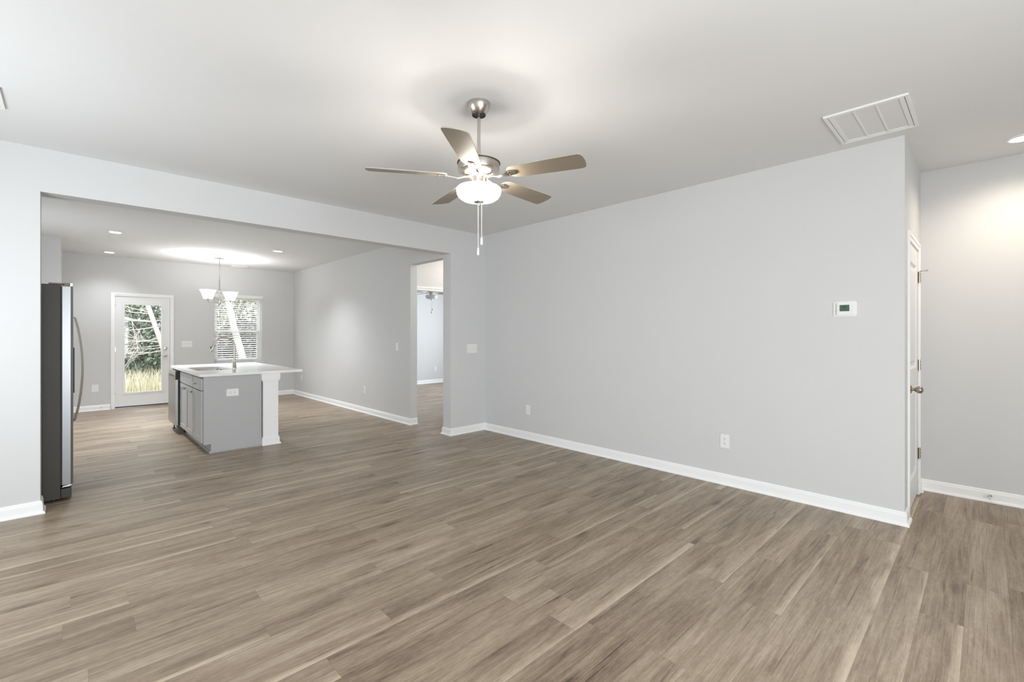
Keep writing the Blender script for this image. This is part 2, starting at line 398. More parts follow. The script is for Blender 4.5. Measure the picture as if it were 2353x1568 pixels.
# ------------------------------------------------------------------ kitchen window and its blind
w1 = thing('window_1', 'white double-hung window in the far kitchen wall', 'window', (2.52, YF + .09, .76), kind='structure')
O = w1.location[:]
wx0, wx1, wz0, wz1 = 2.087, 2.958, .762, 2.128
obj('window_frame', frame(B(), (wx0, wz0), (wx1, wz1), [(wx0 + .03, wz0 + .035, wx1 - .03, wz1 - .03)], 'Y', YF + .06, YF + .135), TRIM, w1, O)
zm = 1.41
us = obj('upper_sash', frame(B(), (wx0 + .031, zm - .018), (wx1 - .031, wz1 - .031), [(wx0 + .062, zm + .018, wx1 - .062, wz1 - .062)], 'Y', YF + .102, YF + .128), TRIM, w1, O)
obj('glass_pane', box(B(), (wx0 + .06, YF + .113, zm + .016), (wx1 - .06, YF + .117, wz1 - .06)), GLASS, us, O)
ls = obj('lower_sash', frame(B(), (wx0 + .031, wz0 + .036), (wx1 - .031, zm + .02), [(wx0 + .075, wz0 + .085, wx1 - .075, zm - .02)], 'Y', YF + .072, YF + .1), TRIM, w1, O)
obj('glass_pane', box(B(), (wx0 + .073, YF + .084, wz0 + .083), (wx1 - .073, YF + .088, zm - .018)), GLASS, ls, O)
obj('sill', box(B(), (wx0 - .03, YF - .025, wz0 - .02), (wx1 + .03, YF + .06, wz0), .003), TRIM, w1, O)

bl = thing('window_blind', 'white slatted blind with tilt wand hanging in the far kitchen window', 'blind', (2.52, YF + .025, 2.13))
O = bl.location[:]
bx0, bx1 = 2.10, 2.885
obj('headrail', box(B(), (bx0, YF + .005, 2.085), (bx1, YF + .05, 2.126), .003), PLASTIC, bl, O)
vb = box(B(), (2.068, YF - .028, 2.095), (2.978, YF - .016, 2.165), .003); box(vb, (2.966, YF - .017, 2.096), (2.978, YF - .001, 2.164)); box(vb, (2.068, YF - .017, 2.096), (2.080, YF - .001, 2.164))
obj('valance', vb, PLASTIC, bl, O)
sb = B(); z = .835; tilt = R(20)
while z < 2.075:
    n0 = len(sb.verts)
    ys = (-.024, -.008, .008, .024)
    top = []
    for yy in ys:
        crown = .0022 * (1 - (yy / .024) ** 2)
        y_, z_ = yy * math.cos(tilt), yy * math.sin(tilt) + crown
        top.append((YF + .027 + y_, z + z_))
    ol = [(a, b + .0014) for a, b in top] + [(a, b - .0014) for a, b in reversed(top)]
    prism(sb, ol, bx0, bx1, 'X'); z += .0443
obj('slats', sb, PLASTIC, bl, O)
obj('bottom_rail', box(B(), (bx0, YF + .004, .795), (bx1, YF + .05, .813), .003), PLASTIC, bl, O)
cb = B()
for cx_ in (2.23, 2.49, 2.76):
    for yy in (.0035, .051): tube(cb, [(cx_, YF + yy, .80), (cx_, YF + yy, 2.09)], .0012, 5)
obj('ladder_cords', cb, PLASTIC, bl, O)
wb = tube(B(), [(2.225, YF - .036, 2.09), (2.228, YF - .037, 1.52)], .0055, 8); lathe(wb, [(.004, 1.53), (.010, 1.51), (.010, 1.47), (.003, 1.462)], (2.228, YF - .037, 0), 10)
obj('tilt_wand', wb, PLASTIC, bl, O, True)

# unseen daylight windows; the back and kitchen side ones are added for light
def plain_window(name, axis, t0, t1, u0, u1, z0, z1, label):
    bm = frame(B(), (u0, z0), (u1, z1), [(u0 + .05, z0 + .05, u1 - .05, (z0 + z1) / 2 - .02), (u0 + .05, (z0 + z1) / 2 + .02, u1 - .05, z1 - .05)], axis, t0, t1)
    return structure(name, bm, TRIM, label, 'window')
plain_window('window_2', 'X', XL - .11, XL - .06, 2.45, 4.25, .7, 2.1, 'living room window near the kitchen opening')
plain_window('added_window_back', 'Y', YB - .11, YB - .06, -.8, 1.7, .35, 2.1, 'wide unseen living room window added for daylight behind the camera')
plain_window('added_window_kitchen', 'X', -1.05, -1.0, 6.9, 8.3, 1.05, 2.15, 'unseen kitchen window added for daylight in the left wall')
plain_window('window_4', 'X', 8.24, 8.29, 7.45, 8.95, .75, 2.2, 'bedroom window')

# ------------------------------------------------------------------ closet door
d2 = thing('door_2', 'white two-panel closet door with brass-toned knob by the hall', 'door', (4.776, YC + .02, 0), kind='structure')
O = d2.location[:]
cx0, cx1, cy = 4.443, 5.109, YC + .002
panels = [(cx0 + .11, 1.075, cx1 - .11, 1.90), (cx0 + .11, .22, cx1 - .11, .93)]
obj('door_slab', frame(B(), (cx0, .022), (cx1, 2.033), panels, 'Y', cy, cy + .035), DOOR, d2, O)
for px0, pz0, px1, pz1 in panels:
    pb = B()
    rects = [(0, 0), (.014, .012), (.034, .012), (.06, .003)]
    rings = [[pb.verts.new((x, cy + dep_, z)) for x, z in ((px0 + i, pz0 + i), (px1 - i, pz0 + i), (px1 - i, pz1 - i), (px0 + i, pz1 - i))] for i, dep_ in rects]
    for A, C in zip(rings, rings[1:]):
        for k in range(4): pb.faces.new((A[k], A[(k + 1) % 4], C[(k + 1) % 4], C[k]))
    pb.faces.new(rings[-1])
    back = [pb.verts.new((x, cy + .034, z)) for x, z in ((px0, pz0), (px1, pz0), (px1, pz1), (px0, pz1))]
    for k in range(4): pb.faces.new((rings[0][k], rings[0][(k + 1) % 4], back[(k + 1) % 4], back[k]))
    pb.faces.new(back)
    obj('panel', pb, DOOR, d2, O)
obj('jamb', frame(B(), (4.431, 0), (5.114, 2.039), [(4.441, -1, 5.111, 2.036)], 'Y', YC + .001, YC + .114), TRIM, d2, O)
for z in (.347, 1.085, 1.82):
    hb = box(B(), (cx1 - .03, cy - .0035, z - .044), (cx1 - .002, cy - .0002, z + .044)); box(hb, (cx1 + .002, cy - .016, z - .044), (cx1 + .03, cy - .0122, z + .044))
    lathe(hb, [(.0065, z - .047), (.0065, z + .047)], (cx1 + .001, cy - .010, 0), 10)
    h_ = obj('hinge', hb, BRONZE, d2, O)
    for dz in (-.026, 0.0, .026): obj('screw', box(B(), (cx1 + .012, cy - .0175, z + dz - .008), (cx1 + .019, cy - .0155, z + dz + .008)), NICKEL_DARK, h_, O)
ps = tube(B(), [(cx1 + .001, cy - .012, 1.870), (cx1 - .012, cy - .05, 1.871)], .004, 8); tube(ps, [(cx1 - .012, cy - .05, 1.871), (cx1 - .017, cy - .064, 1.871)], .007, 8)
obj('hinge_pin_stop', ps, NICKEL, d2, O, True)
kp = [(.032, 0), (.032, -.005), (.027, -.009), (.012, -.011), (.011, -.026), (.018, -.031), (.0255, -.043), (.0275, -.056), (.0225, -.068), (.011, -.0745), (0, -.0755)]
obj('knob', lathe(B(), kp, (4.553, cy, .928), 28, 'Y'), BRONZE, d2, O, True)

# ------------------------------------------------------------------ wall plates
def plate(name, label, cat, c, face, w, h, kind, gangs=1, group=None):
    """A wall plate at c on a wall facing `face` ('-x','-y'); built facing -y then turned. kind: duplex, toggle, blank."""
    t = thing(name, label, cat, c, R(-90) if face == '-x' else 0, group)
    pb = prism(B(), rrect(w, h, .004, 3), -.005, -.0005, 'Y')
    obj('cover_plate', pb, PLASTIC, t)
    horiz = w > h * 1.3 and kind == 'duplex'
    if kind == 'duplex':
        for s in (-1, 1):
            ux, uz = (s * .0195, 0) if horiz else (0, s * .0195)
            so = obj('socket', lathe(B(), [(.0165, -.0045), (.0165, -.007), (.0155, -.0078), (0, -.0078)], (ux, 0, uz), 20, 'Y'), PLASTIC, t)
            sl = B()
            if horiz:
                box(sl, (ux - .002, -.0084, .004), (ux + .007, -.0076, .0062)); box(sl, (ux - .002, -.0084, -.0062), (ux + .007, -.0076, -.004)); lathe(sl, [(.0026, -.0076), (.0026, -.0084)], (ux - .008, 0, 0), 8, 'Y')
            else:
                box(sl, (ux - .0062, -.0084, uz - .002), (ux - .004, -.0076, uz + .007)); box(sl, (ux + .004, -.0084, uz - .002), (ux + .0062, -.0076, uz + .007)); lathe(sl, [(.0026, -.0076), (.0026, -.0084)], (ux, 0, uz - .008), 8, 'Y')
            obj('slots', sl, SLOT, so)
    elif kind == 'toggle':
        for g in range(gangs):
            ux = (g - (gangs - 1) / 2) * .046
            tb = box(B(), (ux - .0055, -.0062, -.0125), (ux + .0055, -.0045, .0125))
            prism(tb, [(-.004, -.003), (-.017, .006), (-.019, .013), (-.004, .005)], ux - .004, ux + .004, 'X')
            obj('toggle', tb, PLASTIC, t)
    elif kind == 'decora':
        obj('insert', box(B(), (-.0165, -.0068, -.0335), (.0165, -.0045, .0335), .001), PLASTIC, t)
    for sz in ((-1, 1) if kind != 'duplex' else (0,)):
        for g in range(gangs):
            ux = (g - (gangs - 1) / 2) * .046
            obj('screw', lathe(B(), [(.003, -.0045), (.003, -.0058), (0, -.006)], (ux, 0, sz * .03 if kind == 'toggle' else sz * .048), 8, 'Y'), GRILLE, t)
    return t
plate('light_switch', 'three-gang white switch plate on the wall stub right of the kitchen opening', 'light switch', (3.972, YH, 1.147), '-y', .172, .122, 'toggle', 3)
plate('light_switch', 'three-gang white switch plate right of the glass patio door', 'light switch', (1.631, YF, 1.152), '-y', .172, .122, 'toggle', 3)
plate('light_switch', 'single white switch on the kitchen right wall beside the bedroom doorway', 'light switch', (XK, 6.297, 1.153), '-x', .074, .12, 'toggle', 1)
plate('wall_outlet', 'white duplex outlet low on the long right wall, nearer of its two outlets', 'outlet', (XR, 1.622, .388), '-x', .08, .12, 'duplex')
plate('wall_outlet', 'white outlet low on the long right wall close to its far corner', 'outlet', (XR, 4.066, .378), '-x', .075, .12, 'decora')
plate('wall_outlet', 'white outlet low on the kitchen right wall, nearest the bedroom doorway', 'outlet', (XK, 7.376, .395), '-x', .075, .12, 'duplex')
plate('wall_outlet', 'small white outlet low on the kitchen right wall at its far corner', 'outlet', (XK, 10.36, .395), '-x', .075, .12, 'duplex')
plate('wall_outlet', 'square white outlet plate low on the far wall left of the patio door', 'outlet', (.302, YF, .395), '-y', .088, .125, 'decora')
plate('wall_outlet', 'white outlet low on the bedroom back wall under the bedroom fan', 'outlet', (7.26, 10.6, .392), '-y', .075, .12, 'duplex')
plate('wall_outlet', 'horizontal white outlet on the grey end panel of the kitchen island', 'outlet', (1.349, 6.08, .668), '-y', .124, .082, 'duplex')

# thermostat
th = thing('thermostat', 'white rounded wall thermostat with green display on the right wall', 'thermostat', (XR, .7405, 1.533), R(-90))
obj('back_plate', prism(B(), rrect(.146, .116, .018, 6), -.007, -.0005, 'Y'), PLASTIC, th)
hb = prism(B(), rrect(.094, .092, .006, 4), -.026, -.007, 'Y')
obj('housing', hb, PLASTIC, th)
obj('bezel', frame(B(), (-.036, -.022), (.036, .036), [(-.0305, -.0165, .0305, .0305)], 'Y', -.0285, -.026), PLASTIC, th)
sc_ = obj('display', box(B(), (-.0303, -.0272, -.0163), (.0303, -.0258, .0303)), LCD, th)
# the figures 68 in seven-segment strokes
SEG = {'6': 'afgecd', '8': 'abcdefg'}
gb = B()
for n_, ch in enumerate('68'):
    gx = -.011 + n_ * .0115; gz = .004; w_, h_, s_ = .008, .015, .0016
    pos = {'a': (0, h_, w_, h_), 'g': (0, h_ / 2, w_, h_ / 2), 'd': (0, 0, w_, 0), 'f': (0, h_ / 2, 0, h_), 'b': (w_, h_ / 2, w_, h_), 'e': (0, 0, 0, h_ / 2), 'c': (w_, 0, w_, h_ / 2)}
    for q in SEG[ch]:
        a0, b0, a1, b1 = pos[q]
        box(gb, (gx + a0 - s_ / 2, -.0276, gz + b0 - s_ / 2), (gx + a1 + s_ / 2, -.0271, gz + b1 + s_ / 2))
box(gb, (-.0303, -.0275, -.0163), (.0303, -.0271, -.0120))
obj('figures', gb, LCD_INK, sc_)

# door stops
def door_stop(label, loc, rz):
    t = thing('door_stop', label, 'door stop', loc, rz)
    obj('base', lathe(B(), [(.011, 0), (.011, -.004), (.006, -.008)], (0, 0, 0), 14, 'Y'), CHROME, t, smooth=True)
    obj('spring', lathe(B(), [(.0045 + .0012 * (k % 2), -.006 - .0022 * k) for k in range(26)], (0, 0, 0), 10, 'Y'), CHROME, t)
    obj('tip', lathe(B(), [(.006, -.062), (.0085, -.066), (.0085, -.074), (.005, -.078), (0, -.078)], (0, 0, 0), 12, 'Y'), RUBBER, t, smooth=True)
door_stop('tiny spring door stop on the hall baseboard at the right edge', (XH - .0138, -.02, .052), R(-90))
door_stop('tiny spring door stop on the far baseboard left of the patio door', (.385, YF - .0138, .052), 0)

# ------------------------------------------------------------------ ceiling fixtures
def vent(label, x0, y0, x1, y1, ribs, axis, rim=.018):
    t = thing('ceiling_vent', label, 'air vent', ((x0 + x1) / 2, (y0 + y1) / 2, H)); O = t.location[:]
    obj('rim', frame(B(), (x0, y0), (x1, y1), [(x0 + rim, y0 + rim, x1 - rim, y1 - rim)], 'Z', H - .013, H - .0005), GRILLE, t, O)
    fr = B(); hs = []; m_ = rim + .008; n = ribs + 1
    if axis == 'x':
        w = (x1 - x0 - 2 * m_ - .05) / n
        hs = [(x0 + m_ + .025 + k * w + .012, y0 + m_ + .022, x0 + m_ + .025 + (k + 1) * w - .012, y1 - m_ - .022) for k in range(n)]
    else:
        w = (y1 - y0 - 2 * m_ - .03) / n
        g_ = .005 if n < 5 else .004
        hs = [(x0 + m_ + .015, y0 + m_ + .015 + k * w + g_, x1 - m_ - .015, y0 + m_ + .015 + (k + 1) * w - g_) for k in range(n)]
    frame(fr, (x0 + rim + .004, y0 + rim + .004), (x1 - rim - .004, y1 - rim - .004), hs, 'Z', H - .009, H - .003)
    obj('grille_door', fr, GRILLE, t, O)
    obj('filter', box(B(), (x0 + rim + .005, y0 + rim + .005, H - .0045), (x1 - rim - .005, y1 - rim - .005, H - .001)), FILTER, t, O)
    return t
vent('large white return-air grille on the ceiling above the right wall end', 3.478, .312, 4.058, .73, 2, 'y')
vent('white ceiling register cut off at the left edge above the wall', -.62, 3.862, -.292, 4.21, 9, 'y')
vent('small white ceiling register near the far wall behind the chandelier', 2.33, 10.58, 2.62, 10.74, 5, 'y', .012)

def downlight(label, x, y, power, color=(.92, .96, 1), r=.082, group=None, cone=126):
    t = thing('recessed_light', label, 'recessed light', (x, y, H), group=group); 
    obj('trim_ring', lathe(B(), [(r - .018, -.0125), (r - .012, -.0125), (r, -.006), (r, -.0005), (r - .02, -.0005)], (0, 0, 0), 32, cap=False), GRILLE, t, smooth=True)
    obj('lens', lathe(B(), [(r - .0165, -.003), (r - .0165, -.010), (r - .03, -.0125), (0, -.0135)], (0, 0, 0), 32), LENS, t, smooth=True)
    light('downlight_glow', 'SPOT', (x, y, H - .03), power, color, (0, 0, 0), spot_size=R(cone), spot_blend=1.0, shadow_soft_size=.06)
    return t
G = 'recessed lights in the kitchen ceiling'
downlight('left recessed light in the kitchen ceiling, nearer of the two there', .431, 8.221, 235, group=G)
downlight('left recessed light in the kitchen ceiling, close against the far wall', .463, 10.307, 42, group=G)
downlight('bright recessed light on the right side of the kitchen ceiling', 2.488, 8.215, 145, group=G)
downlight('bright recessed light in the hall ceiling at the right edge', 4.85, -.175, 38, (1, .86, .70), cone=155)
light('hallway_lamp', 'AREA', (4.5, 5.6, H - .02), 9, (1, .95, .88), shape='DISK', size=.2)

def blade_outline():
    P = [(.19, 0), (.193, .022), (.203, .040), (.222, .053), (.25, .0595), (.45, .066), (.60, .0695), (.632, .069), (.648, .060), (.656, .035), (.659, 0)]
    return P + [(x, -y) for x, y in reversed(P[1:-1])]

def ceiling_fan(label, x, y, phase, lit, zs, group=None):
    """zs: heights of motor top, motor bottom, blade plane, bowl rim, bowl bottom, pull ends."""
    zt, zb, zbl, zr, zbo, zp = [q - H for q in zs]
    t = thing('ceiling_fan', label, 'ceiling fan', (x, y, H), group=group)
    obj('canopy', lathe(B(), [(.070, -.0005), (.0705, -.006), (.068, -.022), (.060, -.042), (.048, -.060), (.040, -.068), (.037, -.069), (.036, -.066), (.020, -.066), (.019, -.060), (.012, -.060)], n=40), NICKEL, t, smooth=True)
    obj('canopy_ring', lathe(B(), [(.0405, -.0665), (.0425, -.070), (.0405, -.0735), (.036, -.0735), (.036, -.070)], n=40), NICKEL_DARK, t, smooth=True)
    obj('downrod', lathe(B(), [(.0105, -.05), (.0105, zt + .005)], n=20), NICKEL, t, smooth=True)
    mh = lathe(B(), [(.0106, zt + .030), (.024, zt + .028), (.026, zt + .012), (.06, zt + .009), (.118, zt + .002), (.1285, zt - .004), (.1295, zt - .008), (.1255, zt - .010), (.1255, zb - .004), (.1235, zb - .010), (.092, zb - .033), (.084, zb - .036), (.05, zb - .038)], n=48)
    obj('motor_housing', mh, NICKEL, t, smooth=True)
    obj('rim_band', lathe(B(), [(.1285, zt - .0042), (.131, zt - .006), (.131, zt - .0095), (.1262, zt - .011)], n=48, cap=False), NICKEL_DARK, t, smooth=True)
    fh = lathe(B(), [(.062, zb - .037), (.062, zb - .043), (.054, zb - .046), (.046, zb - .047)], n=36)
    obj('flywheel', fh, NICKEL, t, smooth=True)
    obj('switch_housing', lathe(B(), [(.044, zb - .045), (.048, zb - .049), (.048, zr + .022), (.052, zr + .016), (.052, zr + .012)], n=36), NICKEL, t, smooth=True)
    # light bowl: open-topped glass with a real wall thickness
    D = zr - zbo
    outer = [(.1315, zr + .003), (.1345, zr - .003), (.1345, zr - .2 * D), (.131, zr - .42 * D), (.121, zr - .64 * D), (.102, zr - .82 * D), (.072, zr - .93 * D), (.035, zr - .99 * D), (.012, zbo)]
    inner = [(r - .004 if r > .02 else r, z_ + .004) for r, z_ in reversed(outer)]
    obj('light_bowl', lathe(B(), outer + inner, n=48, cap=False), BOWL if lit else BOWL_OFF, t, smooth=True)
    obj('fitter_arms', [box(B_, (-.13, -.004, zr + .001), (.13, .004, zr + .004)) for B_ in (B(),)][0], NICKEL, t)
    obj('finial', lathe(B(), [(.006, zbo + .015), (.006, zbo + .001), (.031, zbo + .001), (.029, zbo - .004), (.012, zbo - .009), (.011, zbo - .020), (.0085, zbo - .026), (0, zbo - .027)], n=28), NICKEL, t, smooth=True)
    ol = blade_outline(); pitch = R(12)
    for k in range(5):
        M = Matrix.Rotation(R(phase + 72 * k), 4, 'Z') @ Matrix.Translation((0, 0, zbl)) @ Matrix.Rotation(-pitch, 4, 'X')
        bb = prism(B(), ol, -.0028, .0028)
        bmesh.ops.transform(bb, matrix=M, verts=bb.verts)
        for f in bb.faces: f.material_index = 0 if len(f.verts) > 6 else 1
        b_ = obj('blade', bb, [BLADE, BLADE_EDGE], t)
        # bracket arm: a curved flat iron from the flywheel under the blade root, ending in a ring with screws
        br = B(); path = [(.056, 0, zb - .040 - zbl), (.092, 0, zb - .048 - zbl), (.13, 0, -.017), (.165, 0, -.013), (.2, 0, -.0075), (.25, 0, -.0065)]
        wd = [.014, .012, .011, .014, .024, .016]
        prev = None
        for (px, _, pz), w in zip(path, wd):
            f_ = min(1, max(0, (px - .1) / .1))
            def PT(q, dz):  # untwist the blade's pitch towards the hub
                v = Vector((px, q, pz + dz)); return Matrix.Rotation(pitch * (1 - f_), 4, 'X') @ v
            ring = [br.verts.new(PT(w, .002)), br.verts.new(PT(-w, .002)), br.verts.new(PT(-w, -.002)), br.verts.new(PT(w, -.002))]
            if prev:
                for q in range(4): br.faces.new((prev[q], prev[(q + 1) % 4], ring[(q + 1) % 4], ring[q]))
            else: br.faces.new(ring)
            prev = ring
        br.faces.new(prev)
        bmesh.ops.transform(br, matrix=M, verts=br.verts)
        k_ = obj('blade_bracket', br, NICKEL, t)
        for sx, sy in ((.205, .013), (.205, -.013), (.24, 0)):
            sb_ = lathe(B(), [(.0048, -.0085), (.0045, -.0108), (.002, -.0118), (0, -.0118)], (sx, sy, 0), 10)
            bmesh.ops.transform(sb_, matrix=M, verts=sb_.verts)
            obj('screw', sb_, NICKEL_DARK, k_)
    # two pull chains of beads ending in white pendants
    c45 = math.cos(R(YAW)), -math.sin(R(YAW))
    for off, ze, zc0 in ((-.004, zp, zbo - .026), (.017, zp + .063, zbo - .003)):
        px, py = c45[0] * off, c45[1] * off
        cb_ = B(); z_ = zc0
        prof = []
        while z_ > ze + .044:
            prof += [(.0009, z_), (.0021, z_ - .0015), (.0021, z_ - .0032), (.0009, z_ - .0047)]; z_ -= .0052
        c_ = obj('pull_chain', lathe(cb_, prof, (px, py, 0), 6), PLASTIC if lit else NICKEL, t)
        obj('pendant', lathe(B(), [(.002, ze + .045), (.0055, ze + .041), (.0068, ze + .020), (.0072, ze + .006), (.006, ze), (0, ze - .001)], (px, py, 0), 14), PLASTIC if lit else NICKEL_DARK, c_, smooth=True)
    if lit:
        light('fan_bulb', 'POINT', (x, y, H + zr - .012), 21, (1, .95, .88), shadow_soft_size=.05)
    return t
FX, FY = 1.7768, 2.1335
ceiling_fan('brushed nickel ceiling fan with lit bowl light in the living room', FX, FY, -68, True, (2.384, 2.338, 2.296, 2.222, 2.145, 1.822))
ceiling_fan('distant nickel ceiling fan with unlit bowl seen through the bedroom doorway', 5.83, 8.66, 14, False, (2.37, 2.33, 2.285, 2.215, 2.125, 1.815))

# chandelier over the dining spot
CX, CY = 1.929, 9.62
ch = thing('chandelier', 'two-armed nickel chandelier with lit square glass shades before the far window', 'chandelier', (CX, CY, H), R(31))
obj('canopy', box(B(), (-.075, -.075, -.028), (.075, .075, -.0005), .004), CHROME, ch)
obj('stem', lathe(B(), [(.009, -.028), (.009, -.045), (.006, -.05), (.006, -.42)], n=14), CHROME, ch, smooth=True)
obj('body', lathe(B(), [(.006, -.41), (.011, -.415), (.011, -.56), (.014, -.565), (.014, -.60), (.010, -.605), (.010, -.80), (.022, -.81), (.022, -.845), (.012, -.855), (.007, -.875), (0, -.878)], n=20), CHROME, ch, smooth=True)
for s in (-1, 1):
    ab = B()
    tube(ab, [(s * .015, 0, -.826), (s * .12, 0, -.834), (s * .185, 0, -.836), (s * .213, 0, -.832), (s * .228, 0, -.815), (s * .23, 0, -.785)], .007, 10)
    a_ = obj('arm', ab, CHROME, ch, smooth=True)
    obj('socket_cup', lathe(B(), [(.010, -.795), (.020, -.785), (.024, -.765), (.010, -.763)], (s * .23, 0, 0), 18), CHROME, a_, smooth=True)
    qb = B(); rings = []
    for half, z_ in ((.036, -.775), (.053, -.772), (.064, -.72), (.081, -.655), (.0975, -.612), (.0945, -.612), (.078, -.655), (.061, -.718), (.049, -.768), (.034, -.771)):
        half *= 1.0
        rings.append([qb.verts.new((s * .23 + q[0], q[1], z_)) for q in rrect(2 * half, 2 * half, half * .18, 3)])
    for A, C in zip(rings, rings[1:]):
        for k in range(len(A)): qb.faces.new((A[k], A[(k + 1) % len(A)], C[(k + 1) % len(C)], C[k]))
    obj('glass_shade', qb, SHADE, ch, smooth=True)
    wx, wy = CX + s * .23 * math.cos(R(31)), CY + s * .23 * math.sin(R(31))
    light('chandelier_bulb', 'POINT', (wx, wy, H - .672), 27, (.98, .98, 1), shadow_soft_size=.08)

# ------------------------------------------------------------------ refrigerator
fr = thing('refrigerator', 'tall stainless side-by-side refrigerator with charcoal side behind the left wall', 'refrigerator', (-.45, 5.6, 0)); O = fr.location[:]
fy0, fy1 = 5.15, 6.06
obj('cabinet', box(B(), (-.92, fy0, .022), (-.062, fy1, 1.742), .004), FRIDGE_SIDE, fr, O)
obj('base_grille', box(B(), (-.0615, fy0 + .004, .022), (.001, fy1 - .004, .098), .006), FRIDGE_SIDE, fr, O)
obj('gasket', box(B(), (-.0617, fy0 + .012, .13), (-.052, fy1 - .012, 1.728)), GASKET, fr, O)
def fdoor(y0, y1):
    db_ = prism(B(), [(-.052, y0 + .004), (-.052, y1 - .004), (-.004, y1 - .002), (.010, y1 - .008), (.013, (y0 + y1) / 2), (.010, y0 + .008), (-.004, y0 + .002)][::-1], .128, 1.728)
    return obj('door', db_, FRIDGE_STEEL, fr, O)
ym = 5.53
f1 = fdoor(fy0, ym - .003); f2 = fdoor(ym + .003, fy1)
for dr, yy in ((f1, ym - .045), (f2, ym + .045)):
    pts = [(.010, yy, 1.495), (.024, yy, 1.482)]
    for k in range(13):
        q = k / 12; pts.append((.024 + .046 * math.sin(math.pi * q) ** .8, yy, 1.475 - .865 * q))
    pts += [(.024, yy, .603), (.010, yy, .590)]
    hb_ = B(); rings = []
    for p_ in pts: rings.append([hb_.verts.new((p_[0] + a, p_[1] + b, p_[2])) for a, b in ((-.006, -.011), (.006, -.009), (.0085, 0), (.006, .009), (-.006, .011))])
    for A, C in zip(rings, rings[1:]):
        for k in range(5): hb_.faces.new((A[k], A[(k + 1) % 5], C[(k + 1) % 5], C[k]))
    hb_.faces.new(rings[0]); hb_.faces.new(rings[-1])
    obj('handle', hb_, HANDLE, dr, O, True)
obj('water_dispenser', box(B(), (.008, 5.22, .86), (.0195, 5.43, 1.23), .003), BLACK, f1, O)
for yy in (fy0 + .045, fy1 - .045):
    hb_ = box(B(), (-.13, yy - .028, 1.743), (-.045, yy + .028, 1.756), .003); box(hb_, (-.06, yy - .03, 1.7285), (.008, yy + .03, 1.738)); box(hb_, (-.045, yy - .022, 1.738), (-.008, yy + .022, 1.758), .003)
    obj('top_hinge', hb_, NICKEL_DARK, fr, O)
    obj('hinge_cap', box(B(), (-.008, yy - .034, 1.7285), (.012, yy + .034, 1.762), .005), STEEL, fr, O)
    bb_ = prism(B(), [(-.055, .106), (-.048, .118), (-.02, .122), (-.002, .127), (.004, .118), (-.012, .110), (-.044, .109)], yy - .03, yy + .03, 'Y')
    obj('bottom_hinge', bb_, STEEL, fr, O)
for sx in (-.8, -.1):
    for yy in (fy0 + .06, fy1 - .06): obj('foot', lathe(B(), [(.018, 0), (.018, .022)], (sx, yy, 0), 14), BLACK, fr, O)

# ------------------------------------------------------------------ kitchen island
XF = 1.067; IY0, IY1 = 6.08, 8.12; XP = 1.655
def knob(bm, x, y, z):
    return lathe(bm, [(.0075, 0), (.0065, -.004), (.0045, -.010), (.0055, -.016), (.0125, -.019), (.0145, -.024), (.012, -.029), (.005, -.031), (0, -.031)], (x, y, z), 16, 'X')
def shaker(bm, y0, y1, z0, z1, x, rail=.055, t=.019):
    frame(bm, (y0, z0), (y1, z1), [(y0 + rail, z0 + rail, y1 - rail, z1 - rail)], 'X', x - t, x)
    box(bm, (x - t + .008, y0 + rail, z0 + rail), (x, y1 - rail, z1 - rail))
    return bm
def base_cabinet(label, y0, y1, doors):
    t = thing('base_cabinet', label, 'kitchen cabinet', ((XF + XP) / 2, (y0 + y1) / 2, 0), group='base cabinets under the island worktop'); O = t.location[:]
    body = B()
    frame(body, (y0, .1), (y1, .862), [(y0 + .02, .12, y1 - .02, .69), (y0 + .02, .71, y1 - .02, .85)], 'X', XF, XF + .018)
    box(body, (XF + .018, y0, .1), (XP - .004, y0 + .016, .862)); box(body, (XF + .018, y1 - .016, .1), (XP - .004, y1, .862))
    box(body, (XF + .018, y0 + .016, .1), (XP - .004, y1 - .016, .116)); box(body, (XP - .012, y0 + .016, .116), (XP - .004, y1 - .016, .862))
    box(body, (XF + .07, y0, 0), (XF + .085, y1, .1))
    obj('carcass', body, CAB, t, O)
    obj('shoe_strip', box(B(), (XF + .052, y0, 0), (XF + .0695, y1, .018), .003), CAB, t, O)
    xf = XF - .0005; g = .012; ztop, zdr = .845, .705
    w = (y1 - y0) / doors
    if doors == 2:
        obj('false_front', box(B(), (xf - .019, y0 + g, zdr + .006), (xf, y1 - g, ztop), .0015), CAB, t, O)
    else:
        d_ = obj('drawer', box(B(), (xf - .019, y0 + g, zdr + .006), (xf, y1 - g, ztop), .0015), CAB, t, O)
        obj('knob', knob(B(), xf - .0195, (y0 + y1) / 2, (zdr + ztop) / 2), BRONZE, d_, O, True)
    for k in range(doors):
        a, b = y0 + g + k * (w - g) + (.0015 if k else 0), (y0 + g + (k + 1) * (w - g) - .0015 if doors == 2 and k == 0 else y1 - g)
        d_ = obj('door', shaker(B(), a, b, .115, zdr - .006, xf), CAB, t, O)
        ky = (b - .03 if k == 0 else a + .03) if doors == 2 else b - .03
        obj('knob', knob(B(), xf - .0195, ky, zdr - .045), BRONZE, d_, O, True)
    return t
base_cabinet('grey cabinet with one drawer over one door at the near end of the island', 6.108, 6.597, 1)
base_cabinet('grey two-door cabinet below the island sink', 6.60, 7.497, 2)
